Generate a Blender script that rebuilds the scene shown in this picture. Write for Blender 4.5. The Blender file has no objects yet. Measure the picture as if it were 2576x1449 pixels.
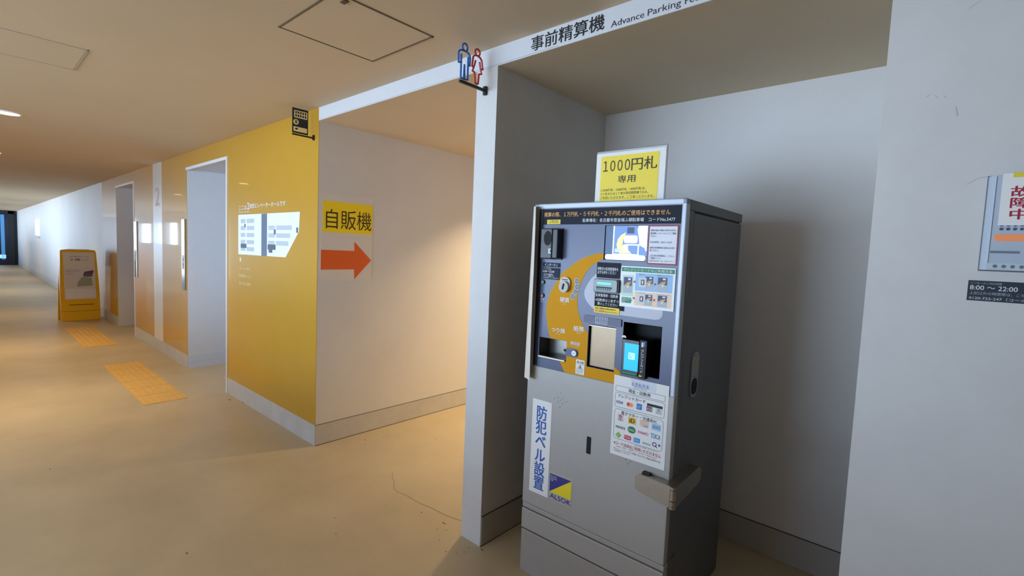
import bpy, bmesh, math
from mathutils import Matrix, Vector
S = bpy.context.scene
COL = S.collection

# ------------------------------------------------------------------ camera
YAW, PIT, ROL, FPX = 0.72165516, -0.07199787, 0.04149688, 1220.05
f = Vector((-math.sin(YAW)*math.cos(PIT), math.cos(YAW)*math.cos(PIT), math.sin(PIT)))
r = Vector((math.cos(YAW), math.sin(YAW), 0)); u = r.cross(f)
r, u = r*math.cos(ROL)+u*math.sin(ROL), -r*math.sin(ROL)+u*math.cos(ROL)
cam = bpy.data.cameras.new('camera'); camo = bpy.data.objects.new('camera', cam); COL.objects.link(camo)
cam.sensor_width = 36; cam.lens = FPX*36/2576; cam.clip_start = 0.05; cam.clip_end = 200
m = Matrix.Identity(4)
for i in range(3):
    m[i][0], m[i][1], m[i][2] = r[i], u[i], -f[i]
m[2][3] = 1.48
camo.matrix_world = m
S.camera = camo

# ------------------------------------------------------------------ world (daylight outside the open side), exposure
SKY = 12.0
w = bpy.data.worlds.new('daylight'); S.world = w; w.use_nodes = True
nt = w.node_tree; nt.nodes.clear()
tc = nt.nodes.new('ShaderNodeTexCoord'); sx = nt.nodes.new('ShaderNodeSeparateXYZ'); mr = nt.nodes.new('ShaderNodeMapRange')
mr.inputs['From Min'].default_value = -1; mr.inputs['From Max'].default_value = 1
cr = nt.nodes.new('ShaderNodeValToRGB'); bg = nt.nodes.new('ShaderNodeBackground'); wo = nt.nodes.new('ShaderNodeOutputWorld')
els = cr.color_ramp.elements
els[0].position = 0.36; els[0].color = (0.10, 0.12, 0.14, 1)
els[1].position = 0.42; els[1].color = (0.68, 0.88, 1.12, 1)
for p, c in ((0.505, (0.66, 0.88, 1.16, 1)), (0.54, (0.10, 0.15, 0.22, 1)), (1.0, (0.10, 0.16, 0.28, 1))):
    e = els.new(p); e.color = c
nt.links.new(tc.outputs['Generated'], sx.inputs[0]); nt.links.new(sx.outputs['Z'], mr.inputs['Value'])
nt.links.new(mr.outputs[0], cr.inputs[0]); nt.links.new(cr.outputs[0], bg.inputs['Color'])
bg.inputs['Strength'].default_value = SKY
nt.links.new(bg.outputs[0], wo.inputs[0])
w.cycles.sampling_method = 'MANUAL'; w.cycles.sample_map_resolution = 512
S.view_settings.view_transform = 'Standard'; S.view_settings.look = 'None'
S.view_settings.gamma = 1; S.view_settings.use_curve_mapping = False
S.view_settings.exposure = 0.22
S.cycles.use_denoising = True
S.cycles.max_bounces = 10; S.cycles.diffuse_bounces = 6; S.cycles.sample_clamp_indirect = 4.0

# daylight openings of the south side: (x0, x1, z0, z1); their sampling portals
YS = -1.9
OPEN = [(-5.2, -1.3, 0.45, 2.33),
        (-20.0, -16.1, 0.3, 2.4), (-22.8, -21.25, 1.26, 2.1), (-24.4, -23.4, 1.26, 2.1), (-27.2, -25.1, 1.26, 2.1), (-31.4, -27.9, 0.5, 2.4)]
PASS_END = 4.2
def portal(loc, rot, sx_, sy_):
    d = bpy.data.lights.new('daylight_portal', 'AREA'); d.shape = 'RECTANGLE'; d.size = sx_; d.size_y = sy_
    d.cycles.is_portal = True
    o = bpy.data.objects.new('daylight_portal', d); COL.objects.link(o); o.location = loc; o.rotation_euler = rot
for x0, x1, z0, z1 in OPEN:
    portal(((x0+x1)/2, YS-0.12, (z0+z1)/2), (math.pi/2, 0, 0), x1-x0, z1-z0)
portal((-5.77, PASS_END+0.12, 0.9), (-math.pi/2, 0, 0), 0.8, 1.2)

# ------------------------------------------------------------------ helpers
def lin(c):
    o = []
    for v in c[:3]:
        v /= 255.0
        o.append(v/12.92 if v <= 0.04045 else ((v+0.055)/1.055)**2.4)
    return tuple(o)+(1,)
MATS = {}
def pm(name, rgb, rough=0.6, metal=0.0, noise=0.0, scale=6.0, bump=0.0, bscale=200.0, coat=0.0, coat_r=0.05, spec=0.5, emit=0.0, alpha=1.0, trans=0.0):
    if name in MATS: return MATS[name]
    M = bpy.data.materials.new(name); M.use_nodes = True; t = M.node_tree
    b = t.nodes['Principled BSDF']; c = lin(rgb)
    b.inputs['Base Color'].default_value = c; b.inputs['Roughness'].default_value = rough
    b.inputs['Metallic'].default_value = metal; b.inputs['Specular IOR Level'].default_value = spec
    b.inputs['Coat Weight'].default_value = coat; b.inputs['Coat Roughness'].default_value = coat_r
    if emit: b.inputs['Emission Color'].default_value = c; b.inputs['Emission Strength'].default_value = emit
    if trans: b.inputs['Transmission Weight'].default_value = trans
    if alpha < 1: b.inputs['Alpha'].default_value = alpha
    if noise or bump:
        g = t.nodes.new('ShaderNodeTexCoord')
    if noise:
        n = t.nodes.new('ShaderNodeTexNoise'); n.inputs['Scale'].default_value = scale; n.inputs['Detail'].default_value = 6; n.inputs['Roughness'].default_value = 0.65
        mp = t.nodes.new('ShaderNodeMapRange'); mp.inputs['From Min'].default_value = 0.3; mp.inputs['From Max'].default_value = 0.7
        mp.inputs['To Min'].default_value = 1-noise; mp.inputs['To Max'].default_value = 1+noise*0.6
        mx = t.nodes.new('ShaderNodeMix'); mx.data_type = 'RGBA'; mx.blend_type = 'MULTIPLY'; mx.inputs['Factor'].default_value = 1
        mx.inputs[6].default_value = c
        t.links.new(g.outputs['Object'], n.inputs['Vector']); t.links.new(n.outputs['Fac'], mp.inputs['Value'])
        t.links.new(mp.outputs[0], mx.inputs[7]); t.links.new(mx.outputs[2], b.inputs['Base Color'])
    if bump:
        n2 = t.nodes.new('ShaderNodeTexNoise'); n2.inputs['Scale'].default_value = bscale; n2.inputs['Detail'].default_value = 3
        bp = t.nodes.new('ShaderNodeBump'); bp.inputs['Strength'].default_value = bump; bp.inputs['Distance'].default_value = 0.002
        t.links.new(g.outputs['Object'], n2.inputs['Vector']); t.links.new(n2.outputs['Fac'], bp.inputs['Height']); t.links.new(bp.outputs[0], b.inputs['Normal'])
    MATS[name] = M
    return M

class MB:
    """collects shapes in local (u, v, z); v points into the wall, front faces look to -v"""
    def __init__(s): s.b = bmesh.new()
    def box(s, u0, u1, v0, v1, z0, z1, bev=0.0, seg=2):
        g = bmesh.ops.create_cube(s.b, size=1)
        for v in g['verts']:
            v.co = Vector((u0+(v.co.x+.5)*(u1-u0), v0+(v.co.y+.5)*(v1-v0), z0+(v.co.z+.5)*(z1-z0)))
        if bev:
            es = list({e for v in g['verts'] for e in v.link_edges})
            bmesh.ops.bevel(s.b, geom=es, offset=bev, segments=seg, affect='EDGES', profile=0.5)
        return s
    def prism(s, pts, v0, v1):
        a = [s.b.verts.new((p[0], v0, p[1])) for p in pts]; c = [s.b.verts.new((p[0], v1, p[1])) for p in pts]
        n = len(pts)
        s.b.faces.new(a); s.b.faces.new(c[::-1])
        for i in range(n):
            s.b.faces.new((a[i], c[i], c[(i+1) % n], a[(i+1) % n]))
        return s
    def loft(s, pa, pb, caps=True):
        a = [s.b.verts.new(p) for p in pa]; c = [s.b.verts.new(p) for p in pb]; n = len(pa)
        if caps: s.b.faces.new(a); s.b.faces.new(c[::-1])
        for i in range(n): s.b.faces.new((a[i], c[i], c[(i+1) % n], a[(i+1) % n]))
        return s
    def flat(s, pts, v):
        s.b.faces.new([s.b.verts.new((p[0], v, p[1])) for p in pts]); return s
    def disc(s, cu, cz, rad, v0, v1, n=32, rz=None):
        return s.prism([(cu+rad*math.cos(2*math.pi*i/n), cz+(rz or rad)*math.sin(2*math.pi*i/n)) for i in range(n)], v0, v1)
    def ring(s, cu, cz, r0, r1, v0, v1, n=32):
        P = [[s.b.verts.new((cu+q*math.cos(2*math.pi*i/n), v, cz+q*math.sin(2*math.pi*i/n))) for i in range(n)] for q, v in ((r0, v1), (r0, v0), (r1, v0), (r1, v1))]
        for k in range(3):
            for i in range(n): s.b.faces.new((P[k][i], P[k][(i+1) % n], P[k+1][(i+1) % n], P[k+1][i]))
        return s
    def stroke(s, pts, wd, v0, v1, closed=False):
        n = len(pts)
        for i in range(n if closed else n-1):
            a = Vector(pts[i]); c = Vector(pts[(i+1) % n]); d = (c-a)
            if d.length < 1e-6: continue
            d.normalize(); q = Vector((-d.y, d.x))*wd/2
            e = (v1-v0)*0.012*(i % 3); s.prism([tuple(a+q), tuple(a-q), tuple(c-q), tuple(c+q)], v0-e, v1+e)
        for i, p in enumerate(pts):
            e = (v1-v0)*(0.04+0.03*(i % 3)); s.disc(p[0], p[1], wd/2, v0-e, v1+e, 10)
        return s
    def holes(s, u0, u1, z0, z1, hs, v0, v1):
        us = sorted({u0, u1}|{h[0] for h in hs}|{h[1] for h in hs}); zs = sorted({z0, z1}|{h[2] for h in hs}|{h[3] for h in hs})
        us = [q for q in us if u0 <= q <= u1]; zs = [q for q in zs if z0 <= q <= z1]
        for a, b_ in zip(us, us[1:]):
            run = None
            for c, d in zip(zs, zs[1:]):
                cu, cz = (a+b_)/2, (c+d)/2
                if any(h[0] < cu < h[1] and h[2] < cz < h[3] for h in hs):
                    if run: s.box(a, b_, v0, v1, *run); run = None
                else: run = (run[0], d) if run else (c, d)
            if run: s.box(a, b_, v0, v1, *run)
        return s
    def build(s, name, mat, parent=None, smooth=False, label=None):
        bmesh.ops.recalc_face_normals(s.b, faces=s.b.faces)
        me = bpy.data.meshes.new(name); s.b.to_mesh(me); s.b.free()
        for q in (mat if isinstance(mat, (list, tuple)) else [mat]): me.materials.append(q)
        if smooth:
            for p in me.polygons: p.use_smooth = True
        o = bpy.data.objects.new(name, me); COL.objects.link(o)
        if parent: o.parent = parent
        if label: o['label'] = label
        return o

def rrect(u0, u1, z0, z1, rad, n=5):
    o = []
    for cx, cz, a0 in ((u1-rad, z1-rad, 0), (u0+rad, z1-rad, 90), (u0+rad, z0+rad, 180), (u1-rad, z0+rad, 270)):
        for i in range(n+1):
            a = math.radians(a0+90*i/n); o.append((cx+rad*math.cos(a), cz+rad*math.sin(a)))
    return o

def thing(name, label, cat, loc=(0, 0, 0), rz=0.0, group=None):
    o = bpy.data.objects.new(name, None); COL.objects.link(o); o.empty_display_size = 0.1
    o.location = loc; o.rotation_euler = (0, 0, rz); o['label'] = label; o['category'] = cat
    if group: o['group'] = group
    return o
def struct(name, mb, mat, parent=None):
    o = mb.build(name, mat, parent)
    if not parent: o['kind'] = 'structure'
    return o

TC = bpy.data.curves.new('text_source', 'FONT'); TO = bpy.data.objects.new('text_source', TC); COL.objects.link(TO)
def text(parent, mat, body, u0, u1, z0, z1, v=-0.0006, bold=0.0, shear=0.0, name='lettering', rows=False, keep=False, spacing=1.0, track=1.0):
    """lettering fitted to the box u0..u1, z0..z1, printed flat at depth v"""
    TC.body = body; TC.size = 1; TC.offset = 0; TC.shear = shear; TC.align_x = 'CENTER' if rows else 'LEFT'; TC.space_line = spacing; TC.space_character = track
    TC.resolution_u = 3
    dg = bpy.context.evaluated_depsgraph_get(); dg.update()
    me = bpy.data.meshes.new_from_object(TO.evaluated_get(dg))
    xs = [q.co.x for q in me.vertices]; ys = [q.co.y for q in me.vertices]
    a, b_, c, d = min(xs), max(xs), min(ys), max(ys)
    su = (u1-u0)/(b_-a); sz = (z1-z0)/(d-c)
    if keep: su = sz
    for q in me.vertices:
        q.co = Vector((u0+(q.co.x-a)*su, v, z0+(q.co.y-c)*sz))
    if bold:
        bb = bmesh.new(); sx_ = bold*0.55*(z1-z0)*(su/sz)
        sz_ = bold*0.55*(z1-z0)
        if '\n' in body: sx_ /= body.count('\n')+1; sz_ /= body.count('\n')+1
        for du, dz in ((-1, -.6), (1, -.6), (-1, .6), (1, .6)):
            n0 = len(bb.verts); bb.from_mesh(me); bb.verts.ensure_lookup_table()
            for q in bb.verts[n0:]: q.co.x += du*sx_; q.co.z += dz*sz_; q.co.y -= 0.00012*(du+1+(dz > 0))
        bb.to_mesh(me); bb.free()
    me.materials.clear(); me.materials.append(mat); me.name = name
    o = bpy.data.objects.new(name, me); COL.objects.link(o)
    if parent: o.parent = parent
    return o

# ------------------------------------------------------------------ materials
WHITE = pm('white_wall_paint', (212, 208, 204), 0.55, noise=0.05, scale=1.3, bump=0.15, bscale=160)
WHITE_R = pm('scuffed_white_paint', (207, 205, 202), 0.6, noise=0.07, scale=2.5, bump=0.2, bscale=120)
CEIL = pm('ceiling_paint', (212, 193, 163), 0.75, noise=0.04, scale=1.1, bump=0.15, bscale=220)
YEL = pm('yellow_wall_paint', (196, 148, 34), 0.42, noise=0.03, scale=2.0, coat=0.6, coat_r=0.035)
STRIPE = pm('white_stripe_paint', (225, 225, 222), 0.32, coat=0.6, coat_r=0.035)
FLOOR = pm('worn_epoxy_floor', (187, 169, 136), 0.42, noise=0.14, scale=1.7, bump=0.08, bscale=60)
BASE = pm('baseboard_paint', (196, 192, 184), 0.5, noise=0.10, scale=7)
GROOVE = pm('dark_joint', (60, 56, 52), 0.8)
BLACK = pm('black_metal', (14, 14, 16), 0.45)
BLACKP = pm('black_plastic', (16, 16, 18), 0.4)
DARKHOLE = pm('dark_opening', (6, 6, 7), 0.8)
PAPER = pm('white_paper', (232, 230, 226), 0.6)
INK = pm('black_ink', (18, 17, 20), 0.6)
SILVER = pm('silver_machine_paint', (168, 164, 158), 0.42, metal=0.1, noise=0.03, scale=30)
SILVER_L = pm('light_aluminium_trim', (178, 184, 196), 0.42, metal=0.2)
SIDEGREY = pm('shaded_machine_grey', (96, 95, 94), 0.45, metal=0.2, noise=0.04, scale=20)  # grey lowered so the colour carries the shade on the cabinet side
STEEL = pm('brushed_stainless', (168, 160, 148), 0.32, metal=0.9, noise=0.06, scale=40)
SLATE = pm('slate_blue_panel', (84, 90, 120), 0.34, noise=0.02, scale=50, coat=0.08, coat_r=0.15, spec=0.35)
NAVY = pm('dark_slate_print', (30, 34, 46), 0.5, spec=0.12)
YPRINT = pm('yellow_print', (214, 150, 4), 0.5, spec=0.1)
WPRINT = pm('white_print', (226, 228, 234), 0.5)
ORANGE_T = pm('orange_print', (236, 170, 84), 0.5)
YLABEL = pm('yellow_label', (240, 208, 20), 0.5)
BLUE_T = pm('blue_print', (22, 84, 170), 0.5)
RED_T = pm('red_print', (178, 30, 44), 0.5)
GREEN_P = pm('green_print', (20, 130, 84), 0.5)
GREY_T = pm('grey_print', (90, 92, 100), 0.5)

# ------------------------------------------------------------------ the setting
D = 1.685          # plane of the main wall and header
ZC = 2.441         # corridor ceiling
ZH = 2.352         # header underside, alcove ceilings
XW, XE = -31.6, 3.2
XY = -3.355        # corner of the yellow wall
XP0, XP1 = -1.765, -1.627   # partition between the two alcoves
XR = -0.155        # left edge of the right wall
YB = 2.665         # back of the machine alcove
YA = 6.0           # end of the side passage
struct('floor', MB().box(XW, XE, YS-0.2, YA+0.2, -0.2, 0), FLOOR)
struct('ceiling', MB().box(XW, XE, YS-0.2, D+0.02, ZC, ZC+0.2), CEIL)
struct('ceiling_alcoves', MB().box(XY-0.2, XR+0.1, D+0.003, YA+0.2, ZH, ZC+0.2), CEIL)
hd = struct('trim_header', MB().box(XY, XR, D, D+0.003, ZH+0.0005, ZC), pm('header_white', (212, 214, 218), 0.55, noise=0.02))
MB().box(XY+0.002, XP1+0.35, D-0.0008, D, 2.3575, 2.3587).build('joint', pm('grey_joint', (150, 148, 150), 0.8), hd)
# white wall that carries the yellow panelling, with two lift openings
O2 = (-6.40, -5.145, 2.268); O1 = (-10.16, -8.93, 2.285)
XYE = -11.36
HB = 0.155
struct('wall_lift_side', MB().holes(XW, XY-0.01, 0, ZC, [(O1[0]-0.05, O1[1]+0.05, -1, O1[2]+0.05), (O2[0]-0.05, O2[1]+0.05, -1, O2[2]+0.05)], D+0.003, D+0.16), WHITE)
ST = (-7.85, -7.425)
mb = MB()
for a, b_ in ((XYE, ST[0]), (ST[1], XY)):
    mb.holes(a, b_, HB, ZC, [(O1[0], O1[1], -1, O1[2]), (O2[0], O2[1], -1, O2[2])], D, D+0.003)
struct('wall_yellow', mb, YEL)
struct('trim_white_stripe', MB().box(ST[0], ST[1], D, D+0.003, HB, ZC), STRIPE)
mb = MB()
for a, b_ in ((XW, O1[0]), (O1[1], O2[0]), (O2[1], XY)):
    mb.box(a, b_, D-0.002, D+0.003, 0, HB)
struct('baseboard_corridor', mb, BASE)
# recesses behind the lift openings
RJ = MB().box(O2[0]-0.16, O2[0], D+0.003, PASS_END, 0, O2[2]+0.1).box(O2[1], O2[1]+0.16, D+0.003, PASS_END, 0, O2[2]+0.1)
RJ.box(O2[0], O2[1], D+0.003, PASS_END, O2[2], O2[2]+0.12)
RJ.holes(O2[0]-0.16, O2[1]+0.16, 0, O2[2]+0.12, [(-6.17, -5.37, 0.3, 1.5)], PASS_END, PASS_END+0.1)
struct('wall_passage', RJ, pm('cool_white_paint', (214, 216, 220), 0.5, noise=0.03))
mb = MB()
mb.box(O2[0], O2[0]+0.003, D+0.003, PASS_END, 0, 0.075).box(O2[0], O2[0]+0.002, D+0.003, PASS_END, 0.078, 0.15)
struct('baseboard_passage', mb, pm('cool_baseboard', (206, 210, 216), 0.5))
LJ = MB().box(O1[0]-0.16, O1[0], D+0.003, 2.5, 0, O1[2]+0.1).box(O1[1], O1[1]+0.16, D+0.003, 2.5, 0, O1[2]+0.1)
LJ.box(O1[0], O1[1], D+0.003, 2.5, O1[2], O1[2]+0.12)
struct('wall_lift_recess', LJ, WHITE)
d1 = struct('door_1', MB().box(O1[0], O1[1], 2.40, 2.46, 0, O1[2]), pm('lift_door_steel', (150, 150, 152), 0.35, metal=0.8))
MB().box((O1[0]+O1[1])/2-0.004, (O1[0]+O1[1])/2+0.004, 2.398, 2.40, 0, O1[2]).build('door_gap', GROOVE, d1)
FR = pm('white_frame_paint', (232, 233, 236), 0.4)
def frame(n, o, wd=0.035):
    mb = MB().box(o[1]-wd*0.35, o[1]+0.012, D-0.008, D+0.006, 0, o[2]-wd*0.5)
    mb.box(o[0]-0.005, o[1]+0.012, D-0.008, D+0.006, o[2]-wd*0.5, o[2]+0.012)
    struct(n, mb, FR)
frame('trim_1', O1); frame('trim_2', O2)
# side passage (toilets, drinks machine) and machine alcove
wl = struct('wall_passage_left', MB().box(XY-0.14, XY, D+0.003, YA, 0, ZC), WHITE)
bl = struct('baseboard_passage_left', MB().box(XY, XY+0.003, D+0.003, YA, 0.004, HB), BASE)
MB().box(XY, XY+0.0036, D+0.003, YA, HB-0.0015, HB+0.001).box(XY, XY+0.0036, D+0.003, YA, 0, 0.004).build('joint', GROOVE, bl)
struct('wall_passage_end', MB().box(XY-0.2, XR+3, YA, YA+0.2, 0, ZC), WHITE)
struct('wall_partition', MB().box(XP0, XP1, D, YA, 0, ZH), WHITE_R)
bp = struct('baseboard_partition', MB().box(XP1, XP1+0.004, D+0.004, YB, 0.004, HB).box(XP0-0.004, XP0, D+0.004, YA, 0.004, HB), pm('alcove_baseboard', (176, 172, 166), 0.5, noise=0.06))
MB().box(XP1, XP1+0.0048, D+0.004, YB, HB-0.0015, HB+0.0015).box(XP1, XP1+0.0048, D, YB, 0, 0.004).build('joint', GROOVE, bp)
struct('wall_alcove_back', MB().box(XP1, XR+0.2, YB, YB+0.15, 0, ZH), WHITE)
bb = struct('baseboard_alcove_back', MB().box(XP1, XR+0.2, YB-0.004, YB, 0.004, HB), MATS['alcove_baseboard'])
MB().box(XP1, XR, YB-0.0048, YB, HB-0.0015, HB+0.0015).build('joint', GROOVE, bb)
struct('wall_right', MB().box(XR, XE, D, YB+0.15, 0, ZC), WHITE_R)
struct('wall_east', MB().box(XE, XE+0.2, YS-0.2, D+0.2, 0, ZC), WHITE)
struct('wall_south', MB().holes(XW, XE, 0, ZC, OPEN, YS-0.2, YS), WHITE)
struct('wall_west', MB().box(XW-0.2, XW, YS-0.2, D+0.2, 0, ZC), pm('dark_end_wall', (40, 46, 58), 0.5))
d3 = struct('door_2', MB().holes(XW, XW+0.06, 0.05, 2.35, [], 0.0, 1.52), pm('dark_door_glass', (18, 34, 58), 0.12))
MB().box(XW+0.06, XW+0.09, 1.40, 1.58, 0.0, 2.42).box(XW+0.06, XW+0.09, 0.0, 1.58, 2.30, 2.44).box(XW+0.06, XW+0.09, 0.0, 1.40, 0.0, 0.09).build('door_frame', pm('dark_bronze_frame', (24, 28, 34), 0.4), d3)
MB().box(XW+0.06, XW+0.075, 1.16, 1.28, 0.25, 2.25).build('glass_strip', pm('glowing_blue_glass', (70, 130, 180), 0.15, emit=0.5), d3)  # blue glow put into the glass in place of reflected daylight
MB().box(XW+0.06, XW+0.075, 0.6, 1.30, 0.30, 0.46).build('floor_light_strip', pm('glowing_floor_light', (150, 190, 255), 0.3, emit=1.2), d3)  # glowing strip stands in for floor light beyond the door

# ceiling access hatches and downlights
def hatch(name, label, x0, x1, y0, y1, c):
    t = thing(name, label, 'hatch', ((x0+x1)/2, (y0+y1)/2, ZC))
    a, b_ = (x1-x0)/2, (y1-y0)/2
    fm = MB()
    for q in ((-a, a, -b_, -b_+0.007), (-a, a, b_-0.007, b_), (-a, -a+0.007, -b_, b_), (a-0.007, a, -b_, b_)):
        fm.box(q[0], q[1], q[2], q[3], -0.003, 0)
    fm.build('rim', c, t)
    MB().box(-a+0.010, a-0.010, -b_+0.010, b_-0.010, -0.002, 0).build('cover', CEIL, t)
    return t
h1 = hatch('ceiling_hatch', 'square access hatch in the ceiling with dark rim, beside the toilet sign', -2.292, -1.80, 0.957, 1.438, pm('hatch_rim', (110, 98, 84), 0.4, metal=0.4))
cl = MB(); cl.box(0.19, 0.225, -0.185, -0.165, -0.006, -0.001); cl.build('latch', pm('hatch_latch', (90, 80, 70), 0.4, metal=0.5), h1)
hatch('ceiling_hatch', 'faint painted access hatch in the ceiling at the upper left edge', -3.885, -3.41, -0.02, 0.465, pm('painted_rim', (186, 176, 156), 0.5))
LENS = pm('downlight_lens', (255, 224, 170), 0.5, emit=5)
WARM = (1.0, 0.745, 0.43)
def downlight(x, y, z, power, label, rad=0.075):
    t = thing('ceiling_downlight', label, 'ceiling light', (x, y, z), 0, 'ceiling downlights')
    g = MB(); n = 32
    rim = g.b
    P = [[rim.verts.new((q*math.cos(2*math.pi*i/n), q*math.sin(2*math.pi*i/n), zz)) for i in range(n)] for q, zz in ((rad, -0.002), (rad, -0.008), (rad+0.014, -0.006), (rad+0.016, 0))]
    for k in range(3):
        for i in range(n): rim.faces.new((P[k][i], P[k][(i+1) % n], P[k+1][(i+1) % n], P[k+1][i]))
    g.build('ring', FR, t)
    l = MB(); l.b.faces.new([l.b.verts.new((rad*math.cos(2*math.pi*i/n), rad*math.sin(2*math.pi*i/n), -0.004)) for i in range(n)])
    l.build('lens', LENS, t)
    d = bpy.data.lights.new('downlight_lamp', 'AREA'); d.shape = 'DISK'; d.size = rad*2; d.energy = power; d.color = WARM; d.spread = math.radians(115)
    o = bpy.data.objects.new('downlight_lamp', d); COL.objects.link(o); o.parent = t; o.location = (0, 0, -0.012)
for i, x in enumerate((-5.74, -8.7, -12.4, -17.4, -22.3, -27.3)):
    downlight(x, 0.27, ZC, 17 if i < 2 else 9, 'round warm ceiling downlight at the left edge of the photo' if i == 0 else 'round warm ceiling downlight over the far corridor, left of the view')
downlight(-0.9, -0.75, ZC, 10, 'round warm ceiling lamp added as fill above and behind the viewpoint')  # unseen lamp added to warm the lower machine and nearby floor
downlight(-2.56, 3.55, ZH, 24, 'round warm ceiling downlight inside the side passage behind the partition')
downlight(-2.56, 5.0, ZH, 13, 'round warm ceiling downlight at the end of the side passage behind the partition')

# ------------------------------------------------------------------ the parking fee machine
MW, MH, MD = 0.6826, 1.700, 0.670
mach = thing('parking_payment_machine', 'tall silver parking fee payment machine with blue grey control panel standing in the alcove', 'payment machine', (-1.3718, 1.6909, 0), 0.01703)
HT = (0.057, 0.202, 1.030, 1.114); HBILL = (0.306, 0.431, 1.026, 1.202); HC = (0.462, 0.619, 1.034, 1.231); HS = (0.357, 0.540, 1.468, 1.605)
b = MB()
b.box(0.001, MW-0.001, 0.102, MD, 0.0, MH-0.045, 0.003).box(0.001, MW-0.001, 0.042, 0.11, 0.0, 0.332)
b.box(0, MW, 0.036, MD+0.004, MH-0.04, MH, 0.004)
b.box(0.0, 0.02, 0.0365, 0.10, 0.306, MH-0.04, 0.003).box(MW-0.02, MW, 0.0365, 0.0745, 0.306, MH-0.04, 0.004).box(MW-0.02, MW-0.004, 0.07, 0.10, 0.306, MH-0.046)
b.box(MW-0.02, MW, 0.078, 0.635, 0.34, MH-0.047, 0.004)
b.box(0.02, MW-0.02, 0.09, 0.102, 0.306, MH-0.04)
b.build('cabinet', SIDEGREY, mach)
b = MB()
b.box(0.0, 0.028, 0.0, 0.034, 0.978, MH, 0.004).box(0.664, MW, 0.0, 0.034, 0.978, MH, 0.004).box(0.0, MW, 0.0, 0.034, 1.677, MH, 0.004)
b.build('door_frame', SILVER_L, mach)
b = MB(); b.box(0.0, MW, 0.001, 0.034, 0.336, 0.980, 0.003); b.build('lower_door', SILVER, mach)
b = MB(); b.box(0.0, MW, 0.006, 0.042, 0.310, 0.332, 0.002); b.box(0.0, MW, 0.001, 0.042, 0.212, 0.306, 0.003); b.build('lower_rail', SILVER, mach)
b = MB(); b.box(0.0, MW, 0.004, 0.042, 0.0, 0.204, 0.003); b.build('plinth', pm('plinth_grey', (160, 155, 148), 0.45, metal=0.1, noise=0.05, scale=20), mach)
b = MB(); b.box(0.003, MW-0.003, 0.012, 0.041, 0.203, 0.337); b.build('seam', DARKHOLE, mach)
# control panel
b = MB().holes(0.028, 0.664, 0.980, 1.677, [HT, HBILL, HC, HS], 0.003, 0.012)
b.build('control_panel', SLATE, mach)
b = MB()
def cup(b, h, v0, v1):
    u0, u1, z0, z1 = h; t = 0.004
    b.box(u0-t, u0, v0, v1, z0-t, z1+t).box(u1, u1+t, v0, v1, z0-t, z1+t).box(u0, u1, v0, v1, z0-t, z0).box(u0, u1, v0, v1, z1, z1+t).box(u0-t, u1+t, v1, v1+t, z0-t, z1+t)
cup(b, HC, 0.012, 0.082); b.build('card_recess', pm('black_recess', (7, 7, 8), 0.5, spec=0.15), mach)
b = MB(); cup(b, HT, 0.004, 0.075); b.build('change_tray', pm('tray_steel', (120, 118, 112), 0.25, metal=0.7, noise=0.08, scale=30), mach)
b = MB(); b.box(HT[0]-0.002, HT[1]-0.002, -0.004, 0.006, HT[2]-0.006, HT[2]+0.003, 0.002); b.build('tray_lip', STEEL, mach)
b = MB(); cup(b, HBILL, 0.005, 0.024); b.build('bill_recess', BLACKP, mach)
b = MB(); b.box(HBILL[0]+0.004, HBILL[1]-0.002, 0.016, 0.0235, HBILL[2]+0.003, HBILL[3]-0.008, 0.001); b.build('bill_shutter', pm('brown_shutter', (148, 126, 98), 0.35, metal=0.35, noise=0.05, scale=25), mach)
b = MB(); b.box(HBILL[0], HBILL[1], 0.004, 0.016, HBILL[3]-0.006, HBILL[3]-0.003); b.build('bill_shutter_edge', STEEL, mach)
b = MB(); b.prism(rrect(0.283, 0.454, 1.208, 1.238, 0.004), -0.0025, 0.003); b.build('bill_label_plate', pm('slate_plate', (92, 97, 122), 0.4, spec=0.3), mach)
b = MB(); b.stroke([(0.3395, 1.2115), (0.3925, 1.2115), (0.3925, 1.2365), (0.3395, 1.2365)], 0.0016, -0.0032, -0.0025, True); b.build('value_box', WPRINT, mach)
text(mach, WPRINT, '１０００', 0.3445, 0.3875, 1.2150, 1.2330, -0.0032, 0.02, track=0.62)
# printed shapes
PV = 0.0022
yl = [(0.357, 1.495), (0.325, 1.491), (0.298, 1.484), (0.275, 1.476), (0.252, 1.466), (0.228, 1.452), (0.205, 1.436), (0.182, 1.420), (0.160, 1.400), (0.145, 1.381), (0.130, 1.358), (0.117, 1.337), (0.106, 1.318), (0.098, 1.298),
      (0.091, 1.272), (0.087, 1.247), (0.088, 1.222), (0.091, 1.200), (0.097, 1.170), (0.105, 1.142), (0.116, 1.1155), (0.2035, 1.1155), (0.2035, 1.0285), (0.170, 1.0235), (0.184, 1.003), (0.196, 0.9805), (0.46, 0.9805), (0.4605, 1.028), (0.4325, 1.047), (0.4325, 1.0245), (0.3045, 1.0245), (0.3045, 1.163),
      (0.292, 1.177), (0.280, 1.192), (0.268, 1.210), (0.258, 1.229), (0.251, 1.250), (0.246, 1.273), (0.244, 1.295), (0.245, 1.318), (0.249, 1.342), (0.258, 1.369), (0.265, 1.386), (0.273, 1.402), (0.284, 1.418), (0.296, 1.432), (0.310, 1.445), (0.326, 1.456), (0.341, 1.464), (0.357, 1.470)]
MB().prism(yl, PV, 0.0032).build('yellow_swoosh', YPRINT, mach)
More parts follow.
